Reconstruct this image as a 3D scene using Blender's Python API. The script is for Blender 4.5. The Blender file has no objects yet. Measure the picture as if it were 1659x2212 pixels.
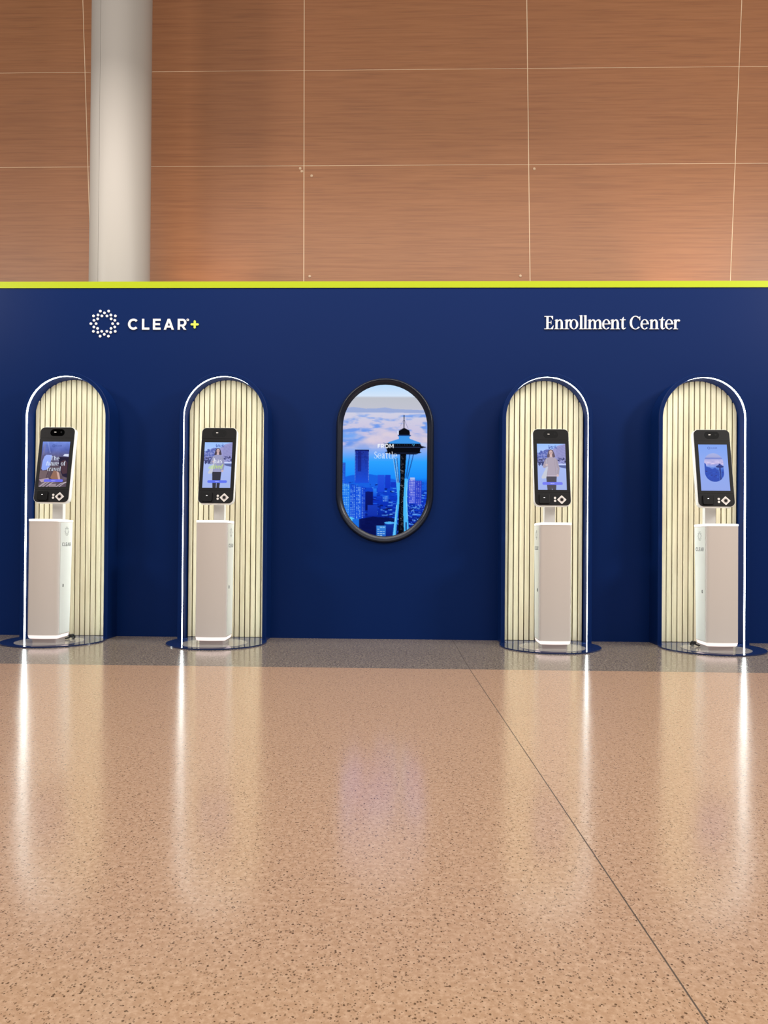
import bpy, bmesh, math, random
import numpy as np
from mathutils import Vector, Matrix

scene = bpy.context.scene
COL = scene.collection
random.seed(4)

# ------------------------------------------------------------------ camera
CAMX, CAMH, CAMD = 0.1408, 0.6487, 4.8364
YAW, PITCH, ROLL = -0.0251, 0.0057, 0.0079
fwd = Vector((math.sin(YAW)*math.cos(PITCH), math.cos(YAW)*math.cos(PITCH), math.sin(PITCH)))
rgt = Vector((math.cos(YAW), -math.sin(YAW), 0))
upv = rgt.cross(fwd)
r2 = rgt*math.cos(ROLL) + upv*math.sin(ROLL)
u2 = upv*math.cos(ROLL) - rgt*math.sin(ROLL)
cam_data = bpy.data.cameras.new('camera')
cam_data.sensor_width = 36.0
cam_data.lens = 1534.0/2212.0*36.0
cam_data.shift_y = 60.0/2212.0
cam_data.clip_start = 0.05
cam = bpy.data.objects.new('camera', cam_data)
COL.objects.link(cam)
M = Matrix((r2, u2, -fwd)).transposed().to_4x4()
M.translation = Vector((CAMX, -CAMD, CAMH))
cam.matrix_world = M
scene.camera = cam

# ------------------------------------------------------------------ world, lights, exposure
world = bpy.data.worlds.new('hall_ambience')
scene.world = world
world.use_nodes = True
bg = world.node_tree.nodes['Background']
bg.inputs['Color'].default_value = (1.0, 0.95, 0.90, 1)
bg.inputs['Strength'].default_value = 0.08

def area(name, loc, sx, sy, power, col, target=None):
    d = bpy.data.lights.new(name, 'AREA'); d.shape = 'RECTANGLE'; d.size = sx; d.size_y = sy
    d.energy = power; d.color = col
    o = bpy.data.objects.new(name, d); COL.objects.link(o); o.location = loc
    if target is not None:
        o.rotation_euler = (Vector(target)-Vector(loc)).to_track_quat('-Z', 'Y').to_euler()
    return o
area('added_wall_wash', (0.7, -1.0, 4.4), 9, 0.4, 190, (1.0, 0.93, 0.85))  # added, unseen row; brightens the partition top and the floor near it
area('side_lamp_left', (-6.3, -3.8, 4.3), 1.0, 1.0, 150, (1.0, 0.94, 0.87), (-1.0, 0, 1.8))
area('side_lamp_right', (6.3, -3.8, 4.3), 1.0, 1.0, 240, (1.0, 0.94, 0.87), (1.0, 0, 1.8))
area('hall_ceiling_lights', (0, -5.5, 7.6), 13, 3.0, 290, (1.0, 0.93, 0.85))
area('hall_window_wall', (1.5, -11.5, 6.4), 14, 5.5, 500, (1.0, 0.95, 0.90), (1.5, 0, 6.4))
for nm, x, e in (('uplight_a', -1.62, 70), ('uplight_b', 2.62, 70)):
    d = bpy.data.lights.new(nm, 'SPOT'); d.energy = e; d.color = (1.0, 0.72, 0.5)
    d.spot_size = 1.0; d.spot_blend = 1.0; d.shadow_soft_size = 0.08
    o = bpy.data.objects.new(nm, d); COL.objects.link(o); o.location = (x, 1.18, 2.05)
    o.rotation_euler = (Vector((x+0.05, 1.62, 3.5))-Vector(o.location)).to_track_quat('-Z', 'Y').to_euler()

vs = scene.view_settings
vs.view_transform = 'Standard'
vs.look = 'None'
vs.gamma = 1.0
vs.use_curve_mapping = False
vs.exposure = 0.0

# ------------------------------------------------------------------ materials
def lin(c):
    return tuple((v/255/12.92 if v/255 <= 0.04045 else ((v/255+0.055)/1.055)**2.4) for v in c)

def mat(name, color, rough=0.5, spec=0.5, metal=0.0, emit=None, estr=0.0, coat=0.0):
    m = bpy.data.materials.new(name); m.use_nodes = True
    b = m.node_tree.nodes['Principled BSDF']
    b.inputs['Base Color'].default_value = (*color, 1)
    b.inputs['Roughness'].default_value = rough
    b.inputs['Specular IOR Level'].default_value = spec
    b.inputs['Metallic'].default_value = metal
    b.inputs['Coat Weight'].default_value = coat
    if emit:
        b.inputs['Emission Color'].default_value = (*emit, 1)
        b.inputs['Emission Strength'].default_value = estr
    return m

def nodes(m):
    nt = m.node_tree
    return nt, nt.nodes, nt.links, nt.nodes['Principled BSDF']

def coords(nt, scale=(1, 1, 1), kind='Object'):
    tc = nt.nodes.new('ShaderNodeTexCoord'); mp = nt.nodes.new('ShaderNodeMapping')
    mp.inputs['Scale'].default_value = scale
    nt.links.new(tc.outputs[kind], mp.inputs['Vector'])
    return mp.outputs['Vector']

def noise(nt, vec, scale, detail=3, rough=0.55):
    n = nt.nodes.new('ShaderNodeTexNoise'); n.inputs['Scale'].default_value = scale
    n.inputs['Detail'].default_value = detail; n.inputs['Roughness'].default_value = rough
    nt.links.new(vec, n.inputs['Vector']); return n.outputs['Fac']

def ramp(nt, fac, stops):
    r = nt.nodes.new('ShaderNodeValToRGB')
    els = r.color_ramp.elements
    while len(els) < len(stops): els.new(0.5)
    for e, (p, c) in zip(els, stops):
        e.position = p; e.color = (*c, 1)
    nt.links.new(fac, r.inputs['Fac']); return r.outputs['Color']

def mixc(nt, fac, a, b, mode='MIX'):
    n = nt.nodes.new('ShaderNodeMix'); n.data_type = 'RGBA'; n.blend_type = mode
    for s, v in ((n.inputs['Factor'], fac), (n.inputs['A'], a), (n.inputs['B'], b)):
        if hasattr(v, 'is_linked'): nt.links.new(v, s)
        elif isinstance(v, (int, float)): s.default_value = v
        else: s.default_value = (*v, 1)
    return n.outputs['Result']

def math_n(nt, op, a, b=None):
    n = nt.nodes.new('ShaderNodeMath'); n.operation = op
    for s, v in zip(n.inputs, (a, b)):
        if v is None: continue
        if hasattr(v, 'is_linked'): nt.links.new(v, s)
        else: s.default_value = v
    return n.outputs[0]

def bump(nt, h, strength, dist, bsdf):
    b = nt.nodes.new('ShaderNodeBump'); b.inputs['Strength'].default_value = strength
    b.inputs['Distance'].default_value = dist
    nt.links.new(h, b.inputs['Height']); nt.links.new(b.outputs['Normal'], bsdf.inputs['Normal'])

# terrazzo, two mixes
def terrazzo(name, base, light, dark, s_big, cover, fine_cover, rough):
    m = mat(name, base, rough=rough, spec=0.5)
    nt, N, L, b = nodes(m)
    v = coords(nt)
    col = mixc(nt, noise(nt, v, 1.3, 3), base, tuple(c*0.93 for c in base))
    col = mixc(nt, ramp(nt, noise(nt, v, 90, 3, 0.7), [(0.42, (0, 0, 0)), (0.68, (1, 1, 1))]), col, light)
    def chips(scale, cov, rad, colour, c_in, fac=1.0):
        vo = N.new('ShaderNodeTexVoronoi'); vo.feature = 'F1'; vo.inputs['Scale'].default_value = scale
        L.new(v, vo.inputs['Vector'])
        sep = N.new('ShaderNodeSeparateColor'); L.new(vo.outputs['Color'], sep.inputs['Color'])
        near = math_n(nt, 'LESS_THAN', vo.outputs['Distance'], math_n(nt, 'MULTIPLY', sep.outputs[1], rad))
        pick = math_n(nt, 'LESS_THAN', sep.outputs[0], cov)
        return mixc(nt, math_n(nt, 'MULTIPLY', math_n(nt, 'MULTIPLY', near, pick), fac), c_in, colour)
    col = chips(330, fine_cover, 0.75, tuple(0.55*d+0.45*c*0.6 for d, c in zip(dark, base)), col, 0.8)
    col = chips(s_big, cover, 0.62, dark, col, 0.9)
    col = chips(s_big*0.7, cover*0.8, 0.5, light, col, 0.6)
    L.new(col, b.inputs['Base Color'])
    rr = math_n(nt, 'ADD', math_n(nt, 'MULTIPLY', noise(nt, v, 2.5, 3), 0.06), rough-0.03)
    L.new(rr, b.inputs['Roughness'])
    bump(nt, noise(nt, v, 5, 2), 0.10, 0.004, b)
    return m

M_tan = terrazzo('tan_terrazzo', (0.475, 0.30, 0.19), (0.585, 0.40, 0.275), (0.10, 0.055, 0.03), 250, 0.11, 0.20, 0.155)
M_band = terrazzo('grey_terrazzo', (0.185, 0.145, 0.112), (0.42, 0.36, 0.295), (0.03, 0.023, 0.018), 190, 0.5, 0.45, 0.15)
M_screed = mat('screed', (0.12, 0.1, 0.08), 0.8)
M_zinc = mat('divider_zinc', (0.13, 0.10, 0.08), 0.35, metal=0.4)

# wood laminate
M_wood = mat('brown_wood_laminate', (0.35, 0.17, 0.09), rough=0.42, spec=0.35)
nt, N, L, b = nodes(M_wood)
v = coords(nt, (0.8, 0.8, 30))
g1 = noise(nt, v, 1.6, 4, 0.6)
v2 = coords(nt, (1.6, 1.6, 110))
g2 = noise(nt, v2, 1.2, 3, 0.6)
c = ramp(nt, g1, [(0.25, (0.262, 0.108, 0.048)), (0.5, (0.345, 0.150, 0.064)), (0.75, (0.40, 0.180, 0.080))])
c = mixc(nt, ramp(nt, g2, [(0.54, (0, 0, 0)), (0.66, (0.6, 0.6, 0.6))]), c, (0.21, 0.095, 0.047))
v3 = coords(nt, (0.5, 0.5, 0.35))
c = mixc(nt, math_n(nt, 'MULTIPLY', noise(nt, v3, 1.0, 2), 0.35), c, (0.36, 0.16, 0.105))
L.new(c, b.inputs['Base Color'])
M_joint = mat('cream_joint', (0.85, 0.66, 0.46), 0.6)
M_cap = mat('cap_tan', (0.60, 0.42, 0.28), 0.45)

M_navy = mat('navy_paint', (0.014, 0.034, 0.125), rough=0.32, spec=0.08)
nt, N, L, b = nodes(M_navy)
v = coords(nt)
L.new(mixc(nt, noise(nt, v, 0.9, 2), (0.0030, 0.0175, 0.096), (0.0042, 0.0185, 0.105)), b.inputs['Base Color'])
M_lime = mat('lime_paint', (0.42, 0.52, 0.005), 0.4, 0.25)
M_column = mat('column_paint', (0.43, 0.40, 0.37), 0.45, 0.35)
M_dark = mat('dark_gap', (0.02, 0.02, 0.02), 0.8)
M_letter = mat('white_acrylic', (0.88, 0.87, 0.86), 0.35)
M_limeletter = mat('lime_acrylic', (0.72, 0.86, 0.10), 0.35)

# birch slats
M_birch = mat('pale_birch', (0.62, 0.54, 0.36), 0.5, 0.3)
nt, N, L, b = nodes(M_birch)
v = coords(nt, (40, 40, 1.6))
g = noise(nt, v, 2.0, 4)
oi = N.new('ShaderNodeObjectInfo')
c = ramp(nt, g, [(0.3, (0.52, 0.45, 0.30)), (0.7, (0.66, 0.60, 0.43))])
c = mixc(nt, math_n(nt, 'MULTIPLY', oi.outputs['Random'], 0.35), c, (0.58, 0.48, 0.35))
L.new(c, b.inputs['Base Color'])
M_backer = mat('dark_backer', (0.09, 0.055, 0.028), 0.7)
M_led = mat('led_diffuser', (0.9, 0.9, 0.9), 0.5, emit=(0.90, 1.0, 0.97), estr=20)
M_plate = mat('navy_gloss_plate', (0.010, 0.022, 0.085), 0.07, 0.6)
M_inlay = mat('pale_gloss_inlay', (0.30, 0.285, 0.275), 0.08, 0.6)

M_white = mat('kiosk_white', (0.62, 0.565, 0.53), 0.22, 0.5)
M_white_lit = mat('kiosk_white_lit', (0.72, 0.74, 0.71), 0.22, 0.5)  # same white as the body, mint strip light put into the colour
M_shell = mat('shell_white', (0.80, 0.79, 0.77), 0.3, 0.5)
M_neck = mat('neck_white', (0.62, 0.60, 0.585), 0.3, 0.5)
M_foot = mat('foot_grey', (0.36, 0.315, 0.31), 0.25, 0.5)
M_ring = mat('ring_light', (0.8, 0.8, 0.8), 0.4, emit=(1.0, 0.97, 0.96), estr=1.1)
M_ringb = mat('ring_light_warm', (0.5, 0.42, 0.42), 0.4, emit=(1.0, 0.80, 0.76), estr=0.95)
M_black = mat('black_plastic', (0.010, 0.010, 0.011), 0.38, 0.16)
M_gloss = mat('black_glass', (0.0005, 0.0005, 0.0006), 0.05, 0.15)
M_seam = mat('seam_black', (0.002, 0.002, 0.002), 0.5)
M_block = mat('reader_black', (0.003, 0.003, 0.0035), 0.3, 0.2)
M_pad = mat('pad_grey', (0.70, 0.68, 0.66), 0.35)
M_mark = mat('marking_grey', (0.09, 0.10, 0.10), 0.5)
M_cable = mat('cable_black', (0.006, 0.006, 0.006), 0.35)
M_frame = mat('navy_black_moulding', (0.006, 0.009, 0.022), 0.28, 0.35)

def screen_mat(name, strength, refl=0.35):
    m = mat(name, (0, 0, 0), 0.08, refl)
    nt, N, L, b = nodes(m)
    a = N.new('ShaderNodeAttribute'); a.attribute_name = 'Col'
    L.new(a.outputs['Color'], b.inputs['Emission Color'])
    b.inputs['Emission Strength'].default_value = strength
    return m
M_screen = screen_mat('lit_screen', 1.0, 0.2)
M_bigscreen = screen_mat('lit_wall_screen', 1.0, 0.2)

# ------------------------------------------------------------------ helpers
def setp(o, label=None, cat=None, group=None, kind=None):
    if label: o['label'] = label
    if cat: o['category'] = cat
    if group: o['group'] = group
    if kind: o['kind'] = kind
    return o

def link(name, me, material, parent=None, smooth=False):
    if material is not None and not me.materials: me.materials.append(material)
    o = bpy.data.objects.new(name, me); COL.objects.link(o)
    if parent is not None: o.parent = parent
    if smooth:
        for p in me.polygons: p.use_smooth = True
        try: me.set_sharp_from_angle(angle=math.radians(35))
        except Exception: pass
    return o

def obj(name, bm, material, parent=None, smooth=False, bevel=0.0):
    bmesh.ops.recalc_face_normals(bm, faces=bm.faces)
    me = bpy.data.meshes.new(name); bm.to_mesh(me); bm.free()
    o = link(name, me, material, parent, smooth)
    if bevel:
        md = o.modifiers.new('edge', 'BEVEL'); md.width = bevel; md.segments = 2; md.limit_method = 'ANGLE'
        md.angle_limit = math.radians(50)
    return o

def empty(name, loc):
    o = bpy.data.objects.new(name, None); COL.objects.link(o); o.location = loc
    o.empty_display_size = 0.1
    return o

def add_box(bm, a, b_):
    vs_ = [bm.verts.new((x, y, z)) for x in (a[0], b_[0]) for y in (a[1], b_[1]) for z in (a[2], b_[2])]
    for f in ((0, 1, 3, 2), (4, 6, 7, 5), (0, 4, 5, 1), (2, 3, 7, 6), (0, 2, 6, 4), (1, 5, 7, 3)):
        bm.faces.new([vs_[i] for i in f])

def box(name, a, b_, m, parent=None, bevel=0.0):
    bm = bmesh.new(); add_box(bm, a, b_); return obj(name, bm, m, parent, bevel=bevel)

def add_prism(bm, pts, fn0, fn1):
    """closed outline pts; fn0 / fn1 map a 2D point to the two end positions"""
    v0 = [bm.verts.new(fn0(p)) for p in pts]; v1 = [bm.verts.new(fn1(p)) for p in pts]
    n = len(pts)
    bm.faces.new(v0); bm.faces.new(v1[::-1])
    for i in range(n):
        bm.faces.new((v0[i], v1[i], v1[(i+1) % n], v0[(i+1) % n]))

def loft(bm, rings, cap=True):
    vr = [[bm.verts.new(p) for p in r] for r in rings]
    n = len(rings[0])
    for a, b_ in zip(vr, vr[1:]):
        for i in range(n):
            bm.faces.new((a[i], b_[i], b_[(i+1) % n], a[(i+1) % n]))
    if cap:
        bm.faces.new(vr[0]); bm.faces.new(vr[-1][::-1])
    return vr

def rrect(w, h, r, n=6, cx=0, cy=0):
    out = []
    for sx, sy, a0 in ((1, 1, 0), (-1, 1, 90), (-1, -1, 180), (1, -1, 270)):
        for k in range(n+1):
            a = math.radians(a0+90*k/n)
            out.append((cx+sx*(w/2-r)+r*math.cos(a), cy+sy*(h/2-r)+r*math.sin(a)))
    return out

def circle(cx, cy, r, n=20):
    return [(cx+r*math.cos(2*math.pi*i/n), cy+r*math.sin(2*math.pi*i/n)) for i in range(n)]

def tube(bm, pts, r, n=8):
    rings = []
    P = [Vector(p) for p in pts]
    for i, p in enumerate(P):
        t = (P[min(i+1, len(P)-1)]-P[max(i-1, 0)]).normalized()
        a = t.orthogonal().normalized(); c = t.cross(a)
        if rings:
            pa = prev - t*prev.dot(t); a = pa.normalized(); c = t.cross(a)
        prev = a
        rings.append([p+a*r*math.cos(2*math.pi*k/n)+c*r*math.sin(2*math.pi*k/n) for k in range(n)])
    loft(bm, rings)

# ------------------------------------------------------------------ glyphs drawn as strokes
WT = 1.0
def crom(pts, per=6):
    P = [np.array(p, float) for p in pts]; out = []
    for i in range(len(P)-1):
        p0 = P[max(i-1, 0)]; p1 = P[i]; p2 = P[i+1]; p3 = P[min(i+2, len(P)-1)]
        for k in range(per):
            t = k/per
            out.append(0.5*((2*p1)+(-p0+p2)*t+(2*p0-5*p1+4*p2-p3)*t*t+(-p0+3*p1-3*p2+p3)*t**3))
    out.append(P[-1]); return out

def vs_quads(pts, ws, smooth=True):
    path = crom([(*p, w) for p, w in zip(pts, [w*WT if w > 10 else w for w in ws])]) if smooth else [np.array((*p, w), float) for p, w in zip(pts, ws)]
    L_, R_ = [], []
    for i, q in enumerate(path):
        d = path[min(i+1, len(path)-1)][:2]-path[max(i-1, 0)][:2]
        d = d/(np.hypot(*d)+1e-9); n = np.array((-d[1], d[0]))
        L_.append(q[:2]+n*q[2]/2); R_.append(q[:2]-n*q[2]/2)
    return [[tuple(L_[i]), tuple(L_[i+1]), tuple(R_[i+1]), tuple(R_[i])] for i in range(len(path)-1)]

def arc_quads(cx, cy, rx, ry, tx, ty, a0, a1, n=28):
    out = []; prev = None; tx = tx*WT
    for k in range(n+1):
        a = math.radians(a0+(a1-a0)*k/n); c, s = math.cos(a), math.sin(a)
        cur = ((cx+rx*c, cy+ry*s), (cx+(rx-tx)*c, cy+(ry-ty)*s))
        if prev: out.append([prev[0], cur[0], cur[1], prev[1]])
        prev = cur
    return out

def R(x0, y0, x1, y1):
    if WT < 1 and 19 <= x1-x0 <= 23 and y1-y0 > 30:
        m = (x0+x1)/2; h = (x1-x0)/2*WT; x0, x1 = m-h, m+h
    return [(x0, y0), (x1, y0), (x1, y1), (x0, y1)]
def n_arch(x):  # arch from the stem at x-21 to a stem starting at x+31
    return vs_quads([(x-2, 70), (x+9, 87), (x+23, 92), (x+36, 83), (x+41.5, 62)], [6, 9, 13, 18, 21])
FLAG = [(2, 90), (14, 88), (35, 99), (33, 99)]
def g_n(): return [R(14, 0, 35, 96), FLAG, R(3, 0, 47, 6), *n_arch(35), R(66, 0, 87, 64), R(55, 0, 98, 6)]
def g_m(): return [R(14, 0, 35, 96), FLAG, R(3, 0, 47, 6), *n_arch(35), R(66, 0, 87, 64), R(55, 0, 98, 6),
                   *n_arch(87), R(118, 0, 139, 64), R(107, 0, 149, 6)]
def g_r(): return [R(14, 0, 35, 96), FLAG, R(3, 0, 50, 6), *vs_quads([(33, 66), (40, 84), (50, 92), (62, 92)], [6, 10, 12, 10]), circle(60, 86, 10, 12)]
def g_o(): return arc_quads(43, 49, 43, 51, 21, 7, 0, 360, 40)
def g_l(): return [R(11, 0, 32, 140), [(0, 134), (11, 131), (32, 142), (28, 142)], R(0, 0, 43, 6)]
def g_e(): return arc_quads(41, 49, 41, 51, 19, 7, 0, 318, 40)+[R(16, 49, 82, 56)]
def g_t(): return [R(18, 24, 39, 98), [(18, 96), (39, 96), (39, 124), (36, 124)], R(2, 91, 58, 98), *vs_quads([(28.5, 26), (31, 10), (43, 5), (60, 15)], [21, 18, 12, 4])]
def g_C(): return arc_quads(58, 66, 57, 68, 22, 7, 44, 318, 40)+[[(92, 116), (104, 132), (104, 90), (99, 90)]]
def g_E(): return [R(22, 0, 44, 132), R(2, 125, 88, 132), R(2, 0, 90, 7), [(66, 126), (88, 130), (88, 98), (84, 98)], [(64, 6), (88, 5), (95, 38), (91, 38)], R(44, 64, 70, 71), R(67, 50, 72, 86)]
def g_S(): return vs_quads([(70, 102), (60, 123), (40, 129), (18, 116), (20, 90), (45, 70), (67, 48), (67, 20), (45, 4), (20, 7), (8, 32)], [5, 7, 8, 14, 18, 21, 18, 14, 8, 7, 5])
def g_a(): return vs_quads([(13, 76), (25, 93), (42, 93), (54, 78), (54, 18)], [9, 8, 9, 18, 20])+vs_quads([(54, 18), (61, 4), (76, 8)], [18, 10, 4])+vs_quads([(54, 58), (28, 50), (12, 28), (26, 6), (54, 18)], [6, 10, 18, 10, 6])
def g_h(): return [R(14, 0, 35, 140), [(2, 134), (14, 131), (35, 142), (31, 142)], R(3, 0, 47, 6), *n_arch(35), R(66, 0, 87, 64), R(55, 0, 98, 6)]
def g_T(): return [R(42, 0, 63, 132), R(2, 125, 103, 132), R(26, 0, 79, 6), [(2, 128), (10, 128), (6, 96), (2, 96)], [(95, 128), (103, 128), (103, 96), (99, 96)]]
def g_f(): return [R(14, 0, 35, 112), R(0, 91, 54, 98), R(2, 0, 50, 6), *vs_quads([(24.5, 108), (30, 130), (44, 138), (60, 130)], [21, 14, 8, 10])]
def g_u(): return [R(14, 34, 35, 96), R(66, 0, 87, 96), *vs_quads([(24.5, 36), (30, 12), (46, 6), (68, 22)], [21, 18, 12, 6]), R(3, 90, 35, 97), R(54, 90, 87, 97), R(80, 0, 98, 6)]
def g_v(): return [[(8, 97), (32, 97), (58, 2), (46, 2)], [(76, 97), (84, 97), (56, 2), (46, 2)], R(0, 91, 44, 97), R(62, 91, 96, 97)]
def g_s(): return vs_quads([(56, 76), (46, 92), (30, 93), (17, 80), (26, 62), (46, 46), (56, 28), (46, 8), (28, 5), (8, 26)], [5, 7, 8, 12, 16, 17, 16, 10, 8, 5])
def g_i(): return [R(11, 0, 32, 96), [(0, 90), (11, 88), (32, 98), (28, 98)], R(0, 0, 43, 6), circle(21, 124, 12, 12)]
def g_d(): return [R(62, 0, 82, 140), R(48, 134, 82, 140), R(70, 0, 92, 6), *arc_quads(44, 49, 40, 51, 20, 8, 25, 335, 30)]
SERIF = dict(n=(g_n, 100), m=(g_m, 151), r=(g_r, 70), o=(g_o, 87), l=(g_l, 44), e=(g_e, 82), t=(g_t, 60), C=(g_C, 107), E=(g_E, 96),
             S=(g_S, 80), a=(g_a, 76), h=(g_h, 100), T=(g_T, 105), f=(g_f, 50), u=(g_u, 100), v=(g_v, 92), s=(g_s, 64), i=(g_i, 44), d=(g_d, 94))
# heavy geometric sans, cap height 130
def k_C(): return arc_quads(66, 65, 66, 67, 27, 27, 44, 316, 36)
def k_L(): return [R(0, 0, 27, 130), R(0, 0, 88, 25)]
def k_E(): return [R(0, 0, 27, 130), R(0, 0, 92, 25), R(0, 105, 92, 130), R(0, 53, 84, 77)]
def k_A(): return [[(0, 0), (28, 0), (75, 130), (47, 130)], [(94, 0), (122, 0), (75, 130), (47, 130)], R(32, 25, 90, 48)]
def k_R(): return [R(0, 0, 27, 130), R(20, 105, 62, 130), R(20, 38, 62, 62), *arc_quads(60, 84, 44, 46, 27, 25, -90, 90, 16), [(42, 46), (70, 46), (104, 0), (72, 0)]]
def k_F(): return [R(0, 0, 27, 130), R(0, 105, 88, 130), R(0, 50, 80, 75)]
def k_O(): return arc_quads(70, 65, 70, 67, 28, 27, 0, 360, 40)
def k_M(): return [R(0, 0, 27, 130), R(113, 0, 140, 130), [(0, 130), (30, 130), (78, 30), (62, 30)], [(110, 130), (140, 130), (78, 30), (62, 30)]]
SANS = dict(C=(k_C, 130), L=(k_L, 90), E=(k_E, 94), A=(k_A, 122), R=(k_R, 106), F=(k_F, 90), O=(k_O, 140), M=(k_M, 140))

def layout(text, font, track=8, space=42):
    """polygons of a whole line, and its width"""
    x = 0; out = []
    for ch in text:
        if ch == ' ': x += space; continue
        fn, w = font[ch]
        out += [[(px+x, py) for px, py in pl] for pl in fn()]
        x += w+track
    return out, x-track

def add_polys(bm, polys, fn0, fn1):
    for i, pl in enumerate(polys):     # each stroke a hair prouder than the last, so crossings stay clean
        add_prism(bm, pl, lambda p: tuple(np.array(fn0(p))-np.array((0, i*2.5e-5, 0))), fn1)

# ------------------------------------------------------------------ small painter for what the lit screens show
class Canvas:
    def __init__(self, x0, y0, x1, y1, nx, ny, ss=3):
        self.ext = (x0, y0, x1, y1); self.nx, self.ny, self.ss = nx, ny, ss
        self.W, self.H = nx*ss, ny*ss
        self.a = np.zeros((self.H, self.W, 3))
        self.X = x0+(np.arange(self.W)+0.5)/self.W*(x1-x0)
        self.Y = y0+(np.arange(self.H)+0.5)/self.H*(y1-y0)
    def vgrad(self, stops):
        ys = [s[0] for s in stops]
        for k in range(3):
            self.a[:, :, k] = np.interp(self.Y, ys, [s[1][k] for s in stops])[:, None]
    def mask(self, poly):
        px = np.array([p[0] for p in poly], float); py = np.array([p[1] for p in poly], float)
        i0, i1 = np.searchsorted(self.X, [px.min(), px.max()]); j0, j1 = np.searchsorted(self.Y, [py.min(), py.max()])
        if i1 <= i0 or j1 <= j0: return None
        X = self.X[i0:i1][None, :]; Y = self.Y[j0:j1][:, None]
        ins = np.zeros((j1-j0, i1-i0), bool); n = len(px)
        for a in range(n):
            b_ = (a+1) % n
            if py[a] == py[b_]: continue
            cond = (py[a] > Y) != (py[b_] > Y)
            xi = (px[b_]-px[a])*(Y-py[a])/(py[b_]-py[a])+px[a]
            ins ^= cond & (X < xi)
        return (slice(j0, j1), slice(i0, i1)), ins
    def fill(self, poly, c, alpha=1.0, c2=None):
        r = self.mask(poly)
        if r is None: return
        sl, ins = r
        col = np.array(c, float)
        if c2 is not None:
            Y = self.Y[sl[0]]; t = ((Y-Y.min())/(np.ptp(Y)+1e-6))[:, None, None]
            col = col*(1-t)+np.array(c2, float)*t
        w = (ins*alpha)[:, :, None]
        self.a[sl] = self.a[sl]*(1-w)+col*w
    def rect(self, x0, y0, x1, y1, c, alpha=1.0, c2=None): self.fill(R(x0, y0, x1, y1), c, alpha, c2)
    def line(self, pts, w, c, alpha=1.0):
        for q in vs_quads(pts, [w]*len(pts), smooth=False): self.fill(q, c, alpha)
    def ell(self, cx, cy, rx, ry, c, alpha=1.0, c2=None):
        self.fill([(cx+rx*math.cos(t*math.pi/14), cy+ry*math.sin(t*math.pi/14)) for t in range(28)], c, alpha, c2)
    def text(self, s, font, x, base, size, c, cap=132, track=8, shear=0.0, center=False, xs=1.0, alpha=1.0):
        polys, w = layout(s, font, track); k = size/cap
        if center: x = x-w*k*xs/2
        for pl in polys: self.fill([(x+(px+shear*py)*k*xs, base-py*k) for px, py in pl], c, alpha)
    def colors(self):
        s = self.ss
        a = self.a.reshape(self.ny, s, self.nx, s, 3).mean(axis=(1, 3))/255.0
        a = np.clip(a, 0, 1)
        return np.where(a <= 0.04045, a/12.92, ((a+0.055)/1.055)**2.4)
    def mesh(self, name, fn, inside=None):
        """grid mesh; fn(s,t) with s,t in 0..1 (t down) gives the position"""
        col = self.colors(); nx, ny = self.nx, self.ny
        verts, cols = [], []
        for j in range(ny):
            for i in range(nx):
                verts.append(fn(i/(nx-1), j/(ny-1))); cols.append(col[j, i])
        faces = []
        for j in range(ny-1):
            for i in range(nx-1):
                a = j*nx+i; f = (a, a+nx, a+nx+1, a+1)
                if inside is None or all(inside(verts[k]) for k in f): faces.append(f)
        me = bpy.data.meshes.new(name); me.from_pydata(verts, [], faces)
        at = me.color_attributes.new('Col', 'FLOAT_COLOR', 'POINT')
        buf = np.ones((len(verts), 4), np.float32); buf[:, :3] = np.array(cols)
        at.data.foreach_set('color', buf.ravel())
        return me

def fbm(X, Y, seed, octs=4):
    rng = np.random.RandomState(seed); tot = 0; amp = 1; norm = 0
    for o in range(octs):
        g = rng.rand(64, 64); x = X*(2**o); y = Y*(2**o)
        xi = np.floor(x).astype(int); yi = np.floor(y).astype(int); fx = x-xi; fy = y-yi
        fx = fx*fx*(3-2*fx); fy = fy*fy*(3-2*fy)
        q = lambda a, b_: g[b_ % 64, a % 64]
        tot = tot+amp*((q(xi, yi)*(1-fx)+q(xi+1, yi)*fx)*(1-fy)+(q(xi, yi+1)*(1-fx)+q(xi+1, yi+1)*fx)*fy)
        norm += amp; amp *= 0.5
    return tot/norm

# ================================================================== STRUCTURE
# ---- floor: base screed carrying poured terrazzo fields with thin divider strips
XW = 6.0
floor = setp(box('floor', (-XW, -7.5, -0.06), (XW, 2.2, -0.004), M_screed), kind='structure')
YB = -1.131                      # border line in front of the partition
def jx(y): return 0.473+(0.565-0.473)*(-y)/4.0   # joint running towards the viewer
def slab(name, pts, m):
    bm = bmesh.new(); add_prism(bm, pts, lambda p: (p[0], p[1], -0.004), lambda p: (p[0], p[1], 0.0))
    return obj(name, bm, m, floor)
g = 0.0015
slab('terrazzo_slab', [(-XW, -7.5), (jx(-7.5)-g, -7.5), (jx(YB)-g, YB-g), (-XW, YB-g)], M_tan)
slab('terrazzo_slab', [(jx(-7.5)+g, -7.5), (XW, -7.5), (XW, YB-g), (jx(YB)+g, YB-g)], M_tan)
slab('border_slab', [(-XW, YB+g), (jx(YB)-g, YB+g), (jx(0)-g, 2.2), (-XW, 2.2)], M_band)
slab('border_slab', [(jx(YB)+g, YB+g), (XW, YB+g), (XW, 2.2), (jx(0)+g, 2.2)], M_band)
def strip(pts):
    bm = bmesh.new(); add_prism(bm, pts, lambda p: (p[0], p[1], -0.004), lambda p: (p[0], p[1], -0.0003))
    obj('divider_strip', bm, M_zinc, floor)
strip([(-XW, YB-g), (XW, YB-g), (XW, YB+g), (-XW, YB+g)])
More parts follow.
